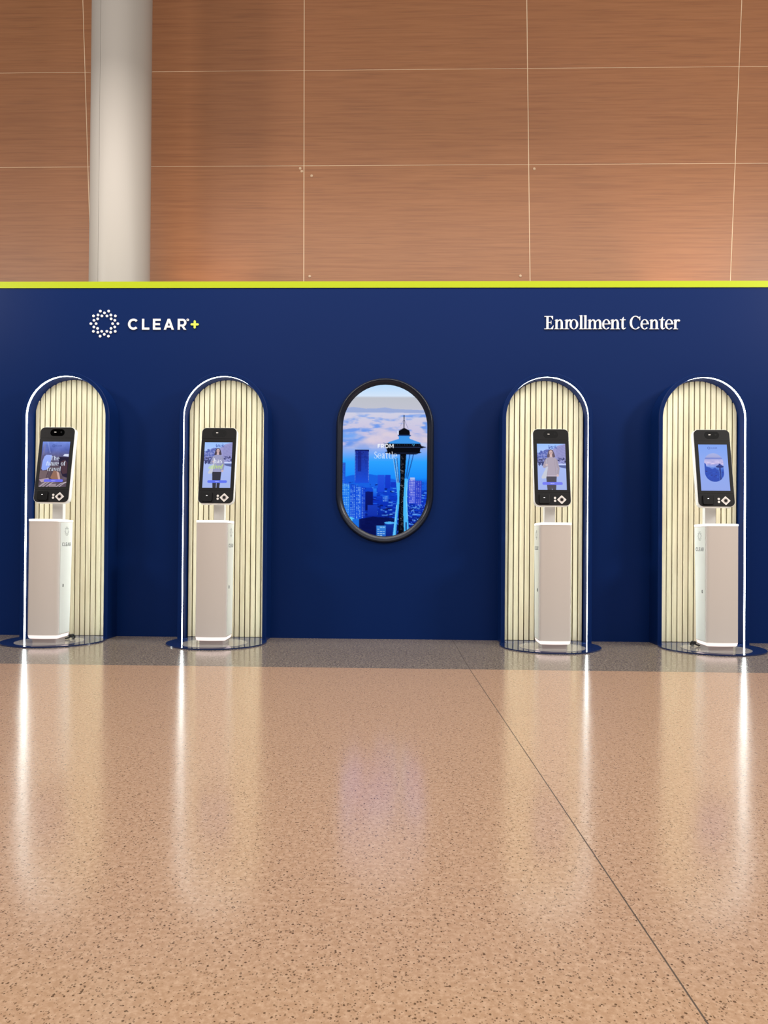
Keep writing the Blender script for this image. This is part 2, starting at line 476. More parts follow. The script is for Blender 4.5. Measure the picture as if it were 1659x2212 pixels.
strip([(jx(-7.5)-g, -7.5), (jx(-7.5)+g, -7.5), (jx(YB)+g, YB-g), (jx(YB)-g, YB-g)])
strip([(jx(YB)-g, YB+g), (jx(YB)+g, YB+g), (jx(0)+g, 2.2), (jx(0)-g, 2.2)])

# ---- wood wall behind, laminate panels with open joints
YP = 1.6
wall = setp(box('wall_back', (-XW, YP+0.003, 0.0), (XW, YP+0.12, 8.2), M_joint), kind='structure')
zs = [0.02, 0.82, 1.92, 2.99, 4.092, 4.965, 6.05, 6.95, 8.2]
def vj(k, z):
    top = [-6.0, -4.83, -2.833, -0.789, 1.235, 3.162, 5.19, 6.0]
    bot = [-6.0, -4.75, -2.728, -0.771, 1.282, 3.072, 5.10, 6.0]
    t = min(max((z-3.035)/(5.6-3.035), -0.3), 1.3)
    return bot[k]*(1-t)+top[k]*t
panels = {}
for r_ in range(len(zs)-1):
    for k in range(7):
        gz, gx = 0.0028, 0.0042
        z0, z1 = zs[r_]+gz, zs[r_+1]-gz
        pts = [(vj(k, z0)+gx, z0), (vj(k+1, z0)-gx, z0), (vj(k+1, z1)-gx, z1), (vj(k, z1)+gx, z1)]
        bm = bmesh.new()
        add_prism(bm, pts, lambda p: (p[0], YP, p[1]), lambda p: (p[0], YP+0.003, p[1]))
        panels[(r_, k)] = obj('wood_panel', bm, M_wood, wall)
for (px, pz), key in zip([(-0.707, 3.998), (-0.797, 4.04), (-0.812, 4.066), (1.312, 4.051), (-0.717, 3.08), (1.194, 3.081)],
                         [(3, 3), (3, 2), (3, 2), (3, 4), (3, 3), (3, 3)]):
    bm = bmesh.new()
    loft(bm, [[(px+a, YP-d, pz+b_) for a, b_ in circle(0, 0, rr, 12)] for rr, d in ((0.013, 0), (0.013, 0.003), (0.008, 0.006))])
    obj('screw_cap', bm, M_cap, panels[key])

# ---- navy partition with lime edge
part = setp(box('wall_partition', (-4.6, 0.0, 0.0), (4.6, 0.14, 2.396), M_navy), kind='structure')
box('cap_strip', (-4.6, -0.004, 2.396), (4.6, 0.144, 2.44), M_lime, part)

# ---- round column behind the partition
CX, CY, CR = -2.140, 0.80, 0.2335
colm = setp(empty('column', (CX, CY, 0)), 'thick round off-white column rising behind the navy partition', 'column')
def casing(a0, a1):
    bm = bmesh.new(); n = 40; rings = []
    out = [(math.cos(math.radians(a0+(a1-a0)*k/n)), math.sin(math.radians(a0+(a1-a0)*k/n))) for k in range(n+1)]
    pts = [(x*CR, y*CR) for x, y in out]+[(x*(CR-0.006), y*(CR-0.006)) for x, y in reversed(out)]
    add_prism(bm, pts, lambda p: (p[0], p[1], 0.0), lambda p: (p[0]*0.97, p[1]*0.97, 8.2))
    return obj('casing_shell', bm, M_column, colm, smooth=True)
SEAM = math.degrees(math.acos(-0.085/CR))
SEAM = 360-SEAM
casing(SEAM+0.35, SEAM+179.65); casing(SEAM+180.35, SEAM+359.65)
bm = bmesh.new(); add_prism(bm, circle(0, 0, CR-0.008, 32), lambda p: (*p, 0), lambda p: (p[0]*0.97, p[1]*0.97, 8.2))
obj('core', bm, M_dark, colm)

# ================================================================== ARCHED NICHES
AX = [-2.1093, -1.0477, 1.0895, 2.1093]
RO, RI, ZT, YA = 0.2961, 0.2693, 1.7803, -0.160
ZS = ZT-RO
def arch_path(r, n=40):
    return [(-r, 0.0)]+[(r*math.cos(math.pi-math.pi*k/n), ZS+r*math.sin(math.pi*k/n)) for k in range(n+1)]+[(r, 0.0)]
def sweep_arch(bm, prof):
    """prof: closed list of (radius, y)"""
    rings = []
    for i in range(len(arch_path(1))):
        rings.append([(arch_path(r)[i][0], y, arch_path(r)[i][1]) for r, y in prof])
    loft(bm, rings)

def build_niche():
    root = empty('arched_niche', (0, 0, 0))
    bm = bmesh.new()
    e = 0.003
    sweep_arch(bm, [(RO, -0.0005), (RO, YA+e), (RO-e, YA), (RI+e, YA), (RI, YA+e), (RI, YA+0.007), (RI+0.004, YA+0.0075), (RI+0.004, YA+0.0305), (RI, YA+0.031), (RI, -0.0005)])
    obj('frame', bm, M_navy, root, smooth=True)
    bm = bmesh.new()
    sweep_arch(bm, [(RI+0.0036, YA+0.008), (RI+0.001, YA+0.008), (RI+0.001, YA+0.030), (RI+0.0036, YA+0.030)])
    # keep the strip clear of the plate
    obj('light_strip', bm, M_led, root, smooth=True)
    bm = bmesh.new(); add_prism(bm, arch_path(RI-0.0005), lambda p: (p[0], -0.014, p[1]), lambda p: (p[0], -0.0005, p[1]))
    obj('back_panel', bm, M_backer, root)
    n = 15; pitch = 2*RI/n
    for k in range(n):
        x0 = -RI+pitch*k+0.0034; x1 = -RI+pitch*(k+1)-0.0034
        if k == 0: x0 += 0.004
        if k == n-1: x1 -= 0.004
        xs_ = [x0, x0+(x1-x0)/3, x0+2*(x1-x0)/3, x1]
        top = [(x, ZS+math.sqrt(max((RI-0.001)**2-x*x, 0))) for x in xs_]
        pts = [(x0, 0.010), (x1, 0.010)]+top[::-1]
        bm = bmesh.new()
        c_ = 0.0022; xm = (x0+x1)/2
        sh = lambda p: (xm+(p[0]-xm)*(1-2*c_/(x1-x0)), -0.041, p[1])
        loft(bm, [[(p[0], -0.014, p[1]) for p in pts], [(p[0], -0.0385, p[1]) for p in pts], [sh(p) for p in pts]])
        obj('slat', bm, M_birch, root)
    return root

def build_plate():
    PC, PR = -0.2724, 0.3171
    a0 = math.asin((YA-0.0008-PC)/PR)
    arc = [(PR*math.cos(t), PC+PR*math.sin(t)) for t in np.linspace(a0, -math.pi-a0, 60)]
    pts = [(RI-0.008, YA-0.0008)]+arc+[(-RI+0.008, YA-0.0008), (-RI+0.008, -0.0415), (RI-0.008, -0.0415)]
    bm = bmesh.new(); add_prism(bm, pts, lambda p: (*p, 0.0002), lambda p: (*p, 0.008))
    pl = obj('floor_plate', bm, M_plate)
    bm = bmesh.new(); add_prism(bm, circle(0, -0.34, 0.205, 56), lambda p: (*p, 0.008), lambda p: (*p, 0.0095))
    obj('inlay_disc', bm, M_inlay, pl)
    return pl

def children(o): return [c_ for c_ in COL.objects if c_.parent == o]
def copy_tree(o, parent=None):
    c_ = o.copy(); COL.objects.link(c_)
    if parent is not None: c_.parent = parent
    for ch in children(o): copy_tree(ch, c_)
    return c_

niche0 = build_niche()
nl = ['navy arched niche with birch slats, leftmost, below the dotted ring emblem',
      'navy arched slatted niche with birch slats just left of the oval window screen',
      'navy arched slatted niche with birch slats just right of the oval window screen',
      'navy arched slatted niche with birch slats at the far right end of the row']
niches = [niche0]+[copy_tree(niche0) for _ in range(3)]
for o, x, lb in zip(niches, AX, nl):
    o.location = (x, 0, 0); setp(o, lb, 'niche', 'lit arched niches along the partition')

plate0 = build_plate()
plates = [plate0]+[copy_tree(plate0) for _ in range(3)]
wh = ['under the leftmost kiosk', 'under the kiosk just left of the oval screen', 'under the kiosk just right of the oval screen', 'under the rightmost kiosk']
for o, x, w_ in zip(plates, AX, wh):
    o.location = (x, 0, 0); setp(o, 'glossy navy floor plate with pale disc '+w_, 'floor plate', 'floor plates under the kiosks')

# ================================================================== SCREEN PICTURES
def button(cv, x0, x1, y, h, c):
    cv.fill([(px, py) for px, py in rrect(x1-x0, h, h*0.45, 4, (x0+x1)/2, y)], c)
    m = (x0+x1)/2
    for k in range(5): cv.rect(m-42+k*17, y-5, m-30+k*17, y+5, (200, 205, 255))

def head_mark(cv, cx, y, c):
    cv.text('CLEAR', SANS, cx-5, y+11, 24, c, cap=130, track=36)
    for k in range(12):
        a = k*math.pi/6; cv.ell(cx-50+24*math.cos(a), y+24*math.sin(a), 6, 6, c)

def street(cv, tone):
    cv.vgrad([(0, (150, 190, 250)), (250, (175, 200, 250)), (420, (170, 180, 235)), (470, (165, 185, 240)), (1000, (160, 180, 235))])
    X, Y = np.meshgrid(cv.X, cv.Y)
    rg = random.Random(3)
    # facades left and right
    cv.fill([(0, 230), (200, 120), (300, 140), (300, 400), (0, 400)], (130, 140, 205))
    cv.fill([(330, 130), (430, 50), (600, 0), (600, 430), (330, 430)], (150, 150, 205))
    for k in range(9):
        y = 30+k*36
        cv.line([(600, y), (400, 120+k*28)], 5, (95, 95, 155), 0.8)
    for k in range(7):
        x = 420+k*28; cv.line([(x, 60), (x, 400)], 4, (110, 110, 170), 0.5)
    for k in range(60):
        x = rg.uniform(0, 300); y = rg.uniform(150, 300)-x*0.12+20
        cv.ell(x, y, rg.uniform(8, 26), rg.uniform(6, 18), (60, 80, 165), 0.7)
    for k in range(26):
        x = rg.uniform(240, 420); y = 70+rg.uniform(-35, 45)
        cv.ell(x, y, rg.uniform(6, 22), rg.uniform(5, 14), (70, 95, 175), 0.7)
    for k in range(120):
        x = rg.choice([rg.uniform(0, 190), rg.uniform(420, 600)]); y = rg.uniform(300, 430)
        cv.rect(x, y, x+rg.uniform(8, 40), y+rg.uniform(6, 30), rg.choice([(35, 40, 95), (70, 75, 140), (140, 150, 215), (25, 28, 70)]), 0.8)
    cv.rect(0, 440, 600, 1000, (165, 185, 242), 1, (158, 176, 232))
    cv.rect(400, 440, 600, 456, (215, 222, 255))
    cv.fill([(420, 470), (600, 470), (600, 540), (500, 520), (420, 490)], (75, 90, 150))
    for k in range(12):
        x = rg.uniform(0, 140); cv.rect(x, 395, x+16, 470+rg.uniform(-10, 20), (40, 50, 110))

def woman(cv, k, ox, oy, sweater, trouser, skin, hair):
    T = lambda pts: [(ox+x*k, oy+y*k) for x, y in pts]
    E_ = lambda cx, cy, rx, ry, c: cv.ell(ox+cx*k, oy+cy*k, rx*k, ry*k, c)
    cv.fill(T([(-62, -60), (-50, -112), (-10, -138), (38, -125), (66, -60), (88, 20), (40, 40), (-60, 40), (-84, 20)]), hair)
    E_(0, -70, 36, 50, skin); cv.fill(T([(-22, -40), (22, -40), (30, 30), (-28, 30)]), skin)
    for sx in (-14, 14): E_(sx, -78, 8, 4, (60, 45, 50))
    E_(0, -44, 14, 5, (150, 80, 90))
    # legs
    cv.fill(T([(-110, 420), (104, 420), (88, 640), (62, 1000), (6, 1000), (0, 640), (-8, 1000), (-66, 1000), (-96, 640)]), trouser)
    cv.fill(T([(-2, 690), (10, 690), (6, 1000), (-6, 1000)]), (165, 180, 235))
    # sweater, sleeves
    cv.fill(T([(-40, 28), (34, 28), (96, 50), (116, 120), (122, 430), (-112, 430), (-108, 130), (-96, 52)]), sweater)
    cv.fill(T([(94, 50), (128, 90), (168, 260), (150, 390), (112, 400), (124, 270), (96, 150)]), tuple(c*0.95 for c in sweater))
    cv.fill(T([(-94, 52), (-130, 96), (-172, 220), (-150, 262), (-70, 220), (-86, 170)]), tuple(c*0.97 for c in sweater))
    cv.fill(T([(-112, 410), (122, 410), (122, 432), (-112, 432)]), tuple(min(255, c*1.12) for c in sweater))
    cv.line(T([(-70, 60), (-86, 430)]), 3, tuple(c*0.8 for c in sweater)); cv.line(T([(70, 90), (88, 420)]), 4, tuple(c*0.82 for c in sweater))
    E_(-92, 190, 26, 20, skin); E_(124, 410, 24, 26, skin)
    # bag
    cv.fill(T([(-100, 236), (-66, 230), (-108, 470), (-190, 480), (-208, 452)]), (196, 200, 214))
    cv.line(T([(-92, 80), (-82, 236)]), 8, (196, 200, 214))

def scr_cabin():
    cv = Canvas(0, 0, 600, 1000, 86, 144)
    cv.vgrad([(0, (120, 145, 225)), (180, (95, 110, 185)), (330, (95, 92, 130)), (600, (92, 76, 84)), (1000, (96, 84, 96))])
    X, Y = np.meshgrid(cv.X, cv.Y)
    cv.a += ((fbm(X/90, Y/90, 5)-0.5)*34)[:, :, None]
    cv.line([(110, 0), (190, 260)], 26, (170, 185, 240), 0.35); cv.line([(60, 60), (40, 300)], 40, (150, 140, 160), 0.35)
    cv.fill([(70, 330), (110, 295), (230, 300), (205, 560), (140, 630), (60, 640), (30, 600), (40, 430)], (160, 180, 250), 1, (140, 165, 245))
    cv.fill([(0, 640), (170, 650), (180, 760), (120, 830), (0, 810)], (118, 100, 104))
    cv.line([(205, 560), (150, 800)], 10, (58, 48, 60))
    cv.fill([(470, 320), (500, 275), (590, 275), (590, 335)], (220, 228, 250))
    cv.fill([(380, 340), (600, 345), (600, 800), (500, 760), (430, 620), (400, 480)], (42, 36, 58))
    cv.fill([(430, 440), (520, 400), (580, 470), (590, 700), (500, 720), (440, 600)], (78, 56, 66))
    cv.fill([(300, 640), (380, 660), (430, 720), (440, 850), (330, 860), (240, 800)], (150, 110, 92))
    cv.fill([(360, 650), (420, 690), (460, 830), (420, 850)], (205, 170, 160))
    cv.fill([(0, 840), (200, 800), (240, 860), (60, 900)], (180, 160, 176))
    for a, w in ((0, 34), (70, 22), (150, 26)): cv.line([(20+a, 1000), (160+a, 890), (330+a, 850)], w, (205, 190, 200), 0.7)
    for a in (0, 60): cv.line([(380+a, 1000), (470+a, 930), (600, 890)], 14, (225, 215, 222), 0.8)
    cv.rect(230, 930, 380, 1000, (196, 180, 186), 0.6)
    head_mark(cv, 300, 95, (60, 74, 140))
    W = (226, 240, 255)
    cv.text('The', SERIF, 300, 415, 92, W, center=True, xs=0.92)
    cv.text('future', SERIF, 115, 530, 92, W, shear=0.25, xs=0.82, track=2); cv.text('of', SERIF, 440, 530, 92, W, xs=0.92)
    cv.text('travel', SERIF, 300, 650, 92, W, center=True, xs=0.92)
    button(cv, 110, 520, 862, 56, (108, 112, 236))
    return cv
def scr_walk(words):
    cv = Canvas(0, 0, 600, 1000, 86, 144)
    street(cv, 0)
    if words:
        woman(cv, 0.92, 296, 253, (150, 152, 190), (22, 24, 48), (206, 176, 178), (58, 44, 62))
        cv.text('has', SERIF, 300, 460, 100, (245, 248, 255), center=True, xs=0.95)
        cv.text('arrived', SERIF, 105, 580, 90, (196, 236, 96), shear=0.3, xs=0.82, track=0)
        button(cv, 105, 520, 862, 58, (84, 108, 240))
    else:
        woman(cv, 1.03, 290, 266, (172, 160, 176), (66, 62, 78), (212, 182, 180), (92, 76, 92))
        button(cv, 95, 515, 862, 60, (110, 118, 240))
    return cv
def scr_home():
    cv = Canvas(0, 0, 600, 1000, 86, 144)
    cv.vgrad([(0, (122, 160, 240)), (400, (138, 166, 238)), (1000, (142, 164, 232))])
    head_mark(cv, 270, 80, (66, 88, 170))
    cx, cy, hw, hh = 300, 500, 196, 306
    oval = [(cx+hw*math.cos(t)*1.0, cy+(hh-hw)*(1 if math.sin(t) >= 0 else -1)+hw*math.sin(t)) for t in np.linspace(0, 2*math.pi, 60)]
    r = cv.mask(oval); sl, ins = r
    sub = Canvas(0, 0, 600, 1000, 86, 144)
    sub.vgrad([(190, (165, 175, 225)), (280, (160, 165, 215)), (300, (96, 118, 200)), (330, (178, 176, 225)), (420, (190, 180, 226)), (480, (120, 150, 230)), (560, (30, 80, 190)), (800, (10, 44, 140))])
    X, Y = np.meshgrid(sub.X, sub.Y)
    f = fbm(X/70, Y/30, 8); band = np.exp(-((Y-410)/70)**2)
    sub.a += ((f-0.5)*120*band)[:, :, None]*np.array([1, 0.8, 0.4])
    sub.fill([(100, 400), (135, 420), (140, 480), (210, 500), (260, 540), (320, 500), (360, 560), (420, 600), (500, 560), (500, 820), (100, 820)], (18, 66, 178), 0.9)
    for k in range(70):
        rx = random.uniform(110, 480); ry = random.uniform(560, 800)
        sub.rect(rx, ry, rx+random.uniform(8, 40), ry+random.uniform(4, 18), random.choice([(60, 110, 220), (8, 30, 110), (24, 74, 180)]), 0.7)
    sub.ell(420, 480, 82, 26, (14, 40, 120)); sub.ell(420, 455, 46, 16, (20, 56, 150)); sub.rect(400, 420, 440, 450, (16, 44, 130)); sub.line([(420, 370), (420, 430)], 4, (16, 44, 130))
    sub.fill([(405, 500), (435, 500), (440, 800), (408, 800)], (12, 40, 130)); sub.line([(380, 500), (412, 640), (396, 800)], 7, (90, 140, 230)); sub.line([(462, 500), (440, 640), (452, 800)], 7, (90, 140, 230))
    blk = cv.a[sl]; cv.a[sl] = np.where(ins[:, :, None], sub.a[sl], blk)
    return cv
def scr_city():
    cv = Canvas(205, 265, 1175, 2005, 168, 300, 2)
    cv.vgrad([(270, (176, 214, 250)), (405, (206, 224, 246)), (425, (184, 188, 198)), (545, (188, 190, 204)), (590, (206, 206, 226)), (700, (206, 202, 226)), (940, (196, 188, 224)), (1060, (112, 168, 250)),
              (1150, (44, 162, 255)), (1330, (24, 140, 252)), (1420, (14, 74, 214)), (1600, (8, 50, 190)), (2000, (3, 18, 104))])
    X, Y = np.meshgrid(cv.X, cv.Y)
    cv.fill([(205, 545), (330, 530), (470, 548), (600, 545), (690, 535), (780, 550), (900, 556), (1175, 566), (1175, 595), (205, 592)], (150, 168, 214))
    f = fbm(X/150+3, Y/42, 11, 5)
    w = np.clip((f-0.46)*5, 0, 1)*np.clip((Y-585)/40, 0, 1)*np.clip((1040-Y)/80, 0, 1)
    ridge = 980-(X-250)*0.62
    big = np.clip((Y-np.where(X < 640, ridge, 740+(X-640)*0.16))/70, 0, 1)*np.clip((1010-Y)/90, 0, 1)
    w = w*(1-big*0.85)
    blue = np.array((96, 146, 236.)); pink = np.array((222, 208, 220.))
    cv.a = cv.a*(1-0.85*w[:, :, None])+blue*0.85*w[:, :, None]
    pb = big*np.clip(0.55+(fbm(X/90, Y/60, 2)-0.4)*1.5, 0, 1)
    cv.a = cv.a*(1-0.8*pb[:, :, None])+pink*0.8*pb[:, :, None]
    low = np.clip((Y-800)/50, 0, 1)*np.clip((930-Y)/60, 0, 1)*np.clip((470-X)/160, 0, 1)
    cv.a = cv.a*(1-0.8*low[:, :, None])+np.array((110, 166, 246.))*0.8*low[:, :, None]
    cv.fill([(205, 1330), (330, 1300), (520, 1290), (700, 1320), (860, 1370), (1175, 1400), (1175, 1470), (205, 1430)], (22, 96, 226))
    rg = random.Random(9)
    for k in range(650):
        y = rg.uniform(1380, 2000); x = rg.uniform(190, 1175); s = 0.5+(y-1380)/620
        c = rg.choice([(6, 28, 128), (10, 44, 170), (18, 70, 214), (34, 104, 240), (6, 20, 96), (110, 186, 255)] if rg.random() < 0.75 else [(4, 14, 84)])
        cv.rect(x, y, x+rg.uniform(14, 70)*s, y+rg.uniform(4, 16)*s, c, 0.75)
    def tower(x0, y0, x1, y1, c, c2, win=None, dx=22, dy=20, ww=11, wh=9, skew=0.0):
        cv.fill([(x0, y0), (x1, y0+skew), (x1, y1), (x0, y1)], c, 1, c2)
        if win:
            y = y0+dy*0.6
            while y < y1-wh:
                x = x0+dx*0.4
                while x < x1-ww:
                    if rg.random() < 0.85: cv.rect(x, y, x+ww, y+wh, win, rg.uniform(0.5, 1))
                    x += dx
                y += dy
    tower(205, 1160, 245, 1400, (40, 84, 190), (24, 90, 226), (120, 180, 250), 14, 18, 7, 6)
    tower(352, 1015, 512, 1390, (26, 40, 130), (22, 78, 224), (40, 74, 200), 14, 16, 9, 9)
    cv.rect(352, 1012, 512, 1024, (14, 20, 80)); cv.rect(385, 1030, 425, 1260, (18, 26, 116), 0.6)
    for k in range(20):
        for xx in (352, 506): cv.rect(xx, 1040+k*17, xx+6, 1048+k*17, (150, 190, 250), 0.8)
    tower(613, 1298, 690, 1490, (34, 84, 224), (24, 70, 216)); tower(696, 1296, 755, 1450, (24, 62, 206), (16, 54, 200))
    cv.rect(760, 1380, 830, 1440, (16, 54, 196))
    tower(470, 1490, 560, 1700, (8, 22, 108), (6, 16, 92)); tower(560, 1450, 600, 1540, (40, 130, 240), (20, 84, 220))
    tower(668, 1530, 735, 1600, (30, 100, 226), (20, 70, 200), (170, 214, 255), 18, 16, 10, 8)
    tower(500, 1640, 612, 1760, (22, 60, 186), (16, 48, 170))
    tower(205, 1390, 300, 1900, (30, 120, 236), (22, 110, 236), (140, 214, 255), 20, 19, 12, 9, 30)
    tower(300, 1410, 368, 1960, (20, 76, 214), (18, 80, 220), (150, 206, 255), 18, 19, 10, 10)
    tower(366, 1430, 430, 1960, (30, 92, 226), (20, 80, 220), (176, 222, 255), 16, 17, 10, 9); tower(430, 1440, 474, 1860, (16, 64, 206), (14, 50, 180), (150, 200, 255), 18, 19, 8, 9)
    cv.ell(310, 1800, 40, 22, (90, 200, 250)); cv.rect(330, 1800, 404, 1900, (24, 110, 224))
    cv.fill([(404, 1800), (560, 1770), (800, 1790), (860, 1900), (800, 2005), (404, 2005)], (4, 12, 76), 0.9)
    tower(690, 1850, 820, 2005, (14, 50, 160), (8, 30, 120)); cv.ell(750, 1840, 60, 14, (80, 180, 250))
    tower(600, 1872, 706, 2000, (60, 140, 226), (30, 96, 200), (196, 236, 255), 30, 24, 24, 8)
    tower(962, 1345, 1040, 1620, (70, 90, 214), (60, 84, 220), (206, 206, 250), 17, 19, 9, 11); tower(1040, 1360, 1108, 1640, (44, 62, 196), (34, 60, 200), (150, 160, 240), 20, 18, 10, 10)
    cv.rect(978, 1325, 1030, 1352, (170, 190, 240))
    for k in range(130):
        x = rg.uniform(950, 1170); y = rg.uniform(1620, 1960); cv.rect(x, y, x+rg.uniform(5, 13), y+rg.uniform(5, 14), (110, 170, 255), 0.8)
    # observation tower
    K = (5, 7, 16)
    for a, b_ in (((786, 1105), (832, 1400)), ((818, 1105), (846, 1400))): cv.line([a, b_], 11, (120, 186, 244)); cv.line([(a[0]+9, a[1]), (b_[0]+8, b_[1])], 6, (20, 50, 120))
    for a, b_ in (((972, 1065), (932, 1330)), ((1014, 1065), (944, 1350))): cv.line([a, b_], 9, (26, 70, 150))
    cv.fill([(820, 1385), (864, 1385), (858, 1620), (838, 1780), (822, 1995), (784, 1995), (815, 1720), (836, 1560)], (66, 176, 246))
    cv.fill([(905, 1340), (952, 1340), (946, 1560), (956, 1760), (968, 1940), (912, 1950), (902, 1720), (905, 1560)], (74, 184, 250))
    cv.line([(946, 1360), (938, 1560), (950, 1800)], 6, (150, 224, 255)); cv.line([(826, 1640), (800, 1990)], 6, (160, 230, 255))
    cv.fill([(862, 1065), (932, 1065), (914, 1380), (904, 1560), (905, 1760), (916, 2005), (846, 2005), (852, 1760), (858, 1560), (866, 1380)], K)
    for k in range(70): cv.rect(866+rg.uniform(0, 40), 1090+k*12, 872+rg.uniform(0, 36), 1094+k*12, (150, 150, 160), 0.7)
    cv.rect(930, 1830, 944, 1920, (20, 50, 120))
    cv.line([(904, 620), (904, 770)], 9, K); cv.line([(904, 665), (866, 740)], 3, (90, 100, 150)); cv.line([(904, 665), (952, 775)], 3, (90, 100, 150))
    cv.fill([(846, 800), (868, 785), (905, 764), (968, 796), (970, 850), (846, 852)], K)
    cv.rect(830, 800, 842, 840, (216, 226, 250))
    cv.fill([(845, 850), (985, 850), (975, 862), (965, 870), (970, 888), (1095, 934), (1090, 950), (712, 946), (735, 926), (845, 890), (848, 868), (832, 854)], (62, 150, 234))
    cv.fill([(832, 844), (985, 846), (980, 858), (838, 856)], (24, 60, 120))
    cv.fill([(668, 932), (716, 942), (1088, 944), (1100, 968), (1160, 984), (1092, 998), (1086, 1036), (1106, 1044), (1040, 1064), (760, 1066), (686, 1042), (718, 1034), (708, 1000), (684, 976), (700, 960)], K)
    cv.line([(720, 985), (1090, 985)], 5, (70, 90, 140)); cv.line([(770, 1050), (1050, 1050)], 4, (60, 80, 140))
    for k in range(14): cv.rect(720+k*27, 955, 728+k*27, 962, (90, 110, 160), 0.8)
    cv.fill([(1090, 930), (1150, 936), (1164, 975), (1110, 966)], (190, 204, 240), 0.8); cv.fill([(670, 930), (706, 934), (714, 958), (690, 962)], (196, 206, 240), 0.7)
    cv.line([(1004, 950), (1014, 972), (1024, 950)], 6, (90, 200, 250))
    W = (250, 252, 255)
    cv.text('FROM', SANS, 608, 994, 46, W, cap=130, track=26, xs=0.92)
    global WT
    WT = 0.55
    cv.text('Seattle', SERIF, 566, 1112, 74, W, xs=0.90, track=6)
    WT = 1.0
    return cv

# ================================================================== OVAL WALL SCREEN
OX, OZ, OHW, OHH = 0.0205, 1.2165, 0.333, 0.5625
IHW, IHH = 0.2875, 0.5195
disp = setp(empty('wall_screen', (OX, 0, OZ)), 'oval window-shaped screen showing a blue city skyline, dark moulded frame', 'screen')
def stadium(hw, hh, n=28):
    s_ = hh-hw; out = []
    for k in range(n+1):
        a = math.pi*k/n; out.append((hw*math.cos(a), s_+hw*math.sin(a)))
    for k in range(n+1):
        a = math.pi+math.pi*k/n; out.append((hw*math.cos(a), -s_+hw*math.sin(a)))
    return out
S0 = OHH-OHW
bm = bmesh.new()
prof = [(OHW, -0.0005), (OHW-0.001, -0.010), (OHW-0.006, -0.019), (OHW-0.013, -0.023), (OHW-0.022, -0.022), (OHW-0.031, -0.016), (IHW+0.006, -0.009), (IHW, -0.004), (IHW-0.001, -0.0005)]
rings = [[(p[0], y, p[1]) for p in stadium(h_, h_+S0)] for h_, y in prof]
loft(bm, rings, cap=False)
obj('frame', bm, M_frame, disp, smooth=True)
cv = scr_city()
ins = lambda q: (abs(q[0]) < IHW+0.004) and (math.hypot(q[0], max(abs(q[2])-S0, 0)) < IHW+0.006)
kx, kz = 0.575/960, 1.039/1730
me = cv.mesh('display', lambda s, t: ((205+970*s-690)*kx, -0.003, (1135-(265+1740*t))*kz), ins)
link('display', me, M_bigscreen, disp)

# ================================================================== SIGNS
sign = setp(empty('wall_sign', (-1.919, 0, 2.15)), 'white dotted ring emblem and bold letters with lime plus sign on navy wall', 'sign')
bm = bmesh.new(); add_prism(bm, circle(0, 0, 0.0092, 16), lambda p: (p[0], -0.005, p[1]), lambda p: (p[0], -0.0003, p[1]))
bmesh.ops.recalc_face_normals(bm, faces=bm.faces)
dot_me = bpy.data.meshes.new('dot'); bm.to_mesh(dot_me); bm.free(); dot_me.materials.append(M_letter)
for r_, off in ((0.0870, 0), (0.0705, 18), (0.0535, 0)):
    for k in range(10):
        a = math.radians(36*k+off)
        d = link('dot', dot_me, None, sign); d.location = (r_*math.cos(a)*1.08, 0, r_*math.sin(a)*1.045)
def letter(parent, name, polys, x, z, s, m, d=0.006, label=None):
    bm = bmesh.new()
    add_polys(bm, polys, lambda p: (x+p[0]*s, -d, z+p[1]*s), lambda p: (x+p[0]*s, -0.0003, z+p[1]*s))
    o = obj(name, bm, m, parent)
    if label: o['label'] = label
    return o
sc = 0.411/710*1.0
X0, Z0 = -1.754+1.919, 2.108-2.15
for ch, off in zip('CLEAR', (0, 167, 298, 428, 595)):
    letter(sign, 'letter', SANS[ch][0](), X0+off*sc, Z0, sc, M_letter)
letter(sign, 'registered_mark', arc_quads(715, 117, 15, 15, 9, 9, 0, 360, 18), X0, Z0, sc, M_letter)
pp = [rrect(98, 25, 12, 5, 798, 63), rrect(25, 98, 12, 5, 798, 63)]
letter(sign, 'plus_sign', pp, X0, Z0, sc, M_limeletter, label='lime green plus sign')
sign2 = setp(empty('wall_sign', (1.546, 0, 2.15)), 'white serif letters reading Enrollment Center on the navy wall', 'sign')
s2 = 0.905/1337
for ch, off in zip('EnrollmentCenter', (163, 262, 362, 416, 510, 552, 592, 740, 818, 914, 1012, 1120, 1204, 1302, 1362, 1440)):
    letter(sign2, 'letter', SERIF[ch][0](), 1.094-1.546+(off-163)*s2, 2.112-2.15, s2, M_letter)

# ================================================================== KIOSKS
KY = -0.337
def body_outline(hw=0.0973, yf=-0.100, bow=0.011, yb=0.110, rf=0.020, rb=0.014, inset=0.0, ysc=1.0):
    hw -= inset; pts = []
    yf0, yb0 = yf+inset, yb-inset
    rf = max(rf-inset*0.3, 0.006)
    for k in range(9):      # bowed front from left to right
        t = -1+2*k/8
        pts.append((t*(hw-rf), yf0-bow*(1-t*t)))
    for k in range(1, 6):
        a = math.radians(-90+90*k/6+6); pts.append((hw-rf+rf*math.cos(a), yf0+rf+rf*math.sin(a)))
    pts.append((hw, yf0+rf+0.002)); pts.append((hw*0.973, yb0-rb))
    for k in range(1, 6):
        a = math.radians(90*k/6); pts.append((hw*0.973-rb+rb*math.cos(a), yb0-rb+rb*math.sin(a)))
    # mirror the right and back part
    right = pts[9:]
    back = [(-x, y) for x, y in reversed(right)]
    out = pts[:9]+right+back
    base = yf-bow
    return [(x, base+(y-base)*ysc) for x, y in out]

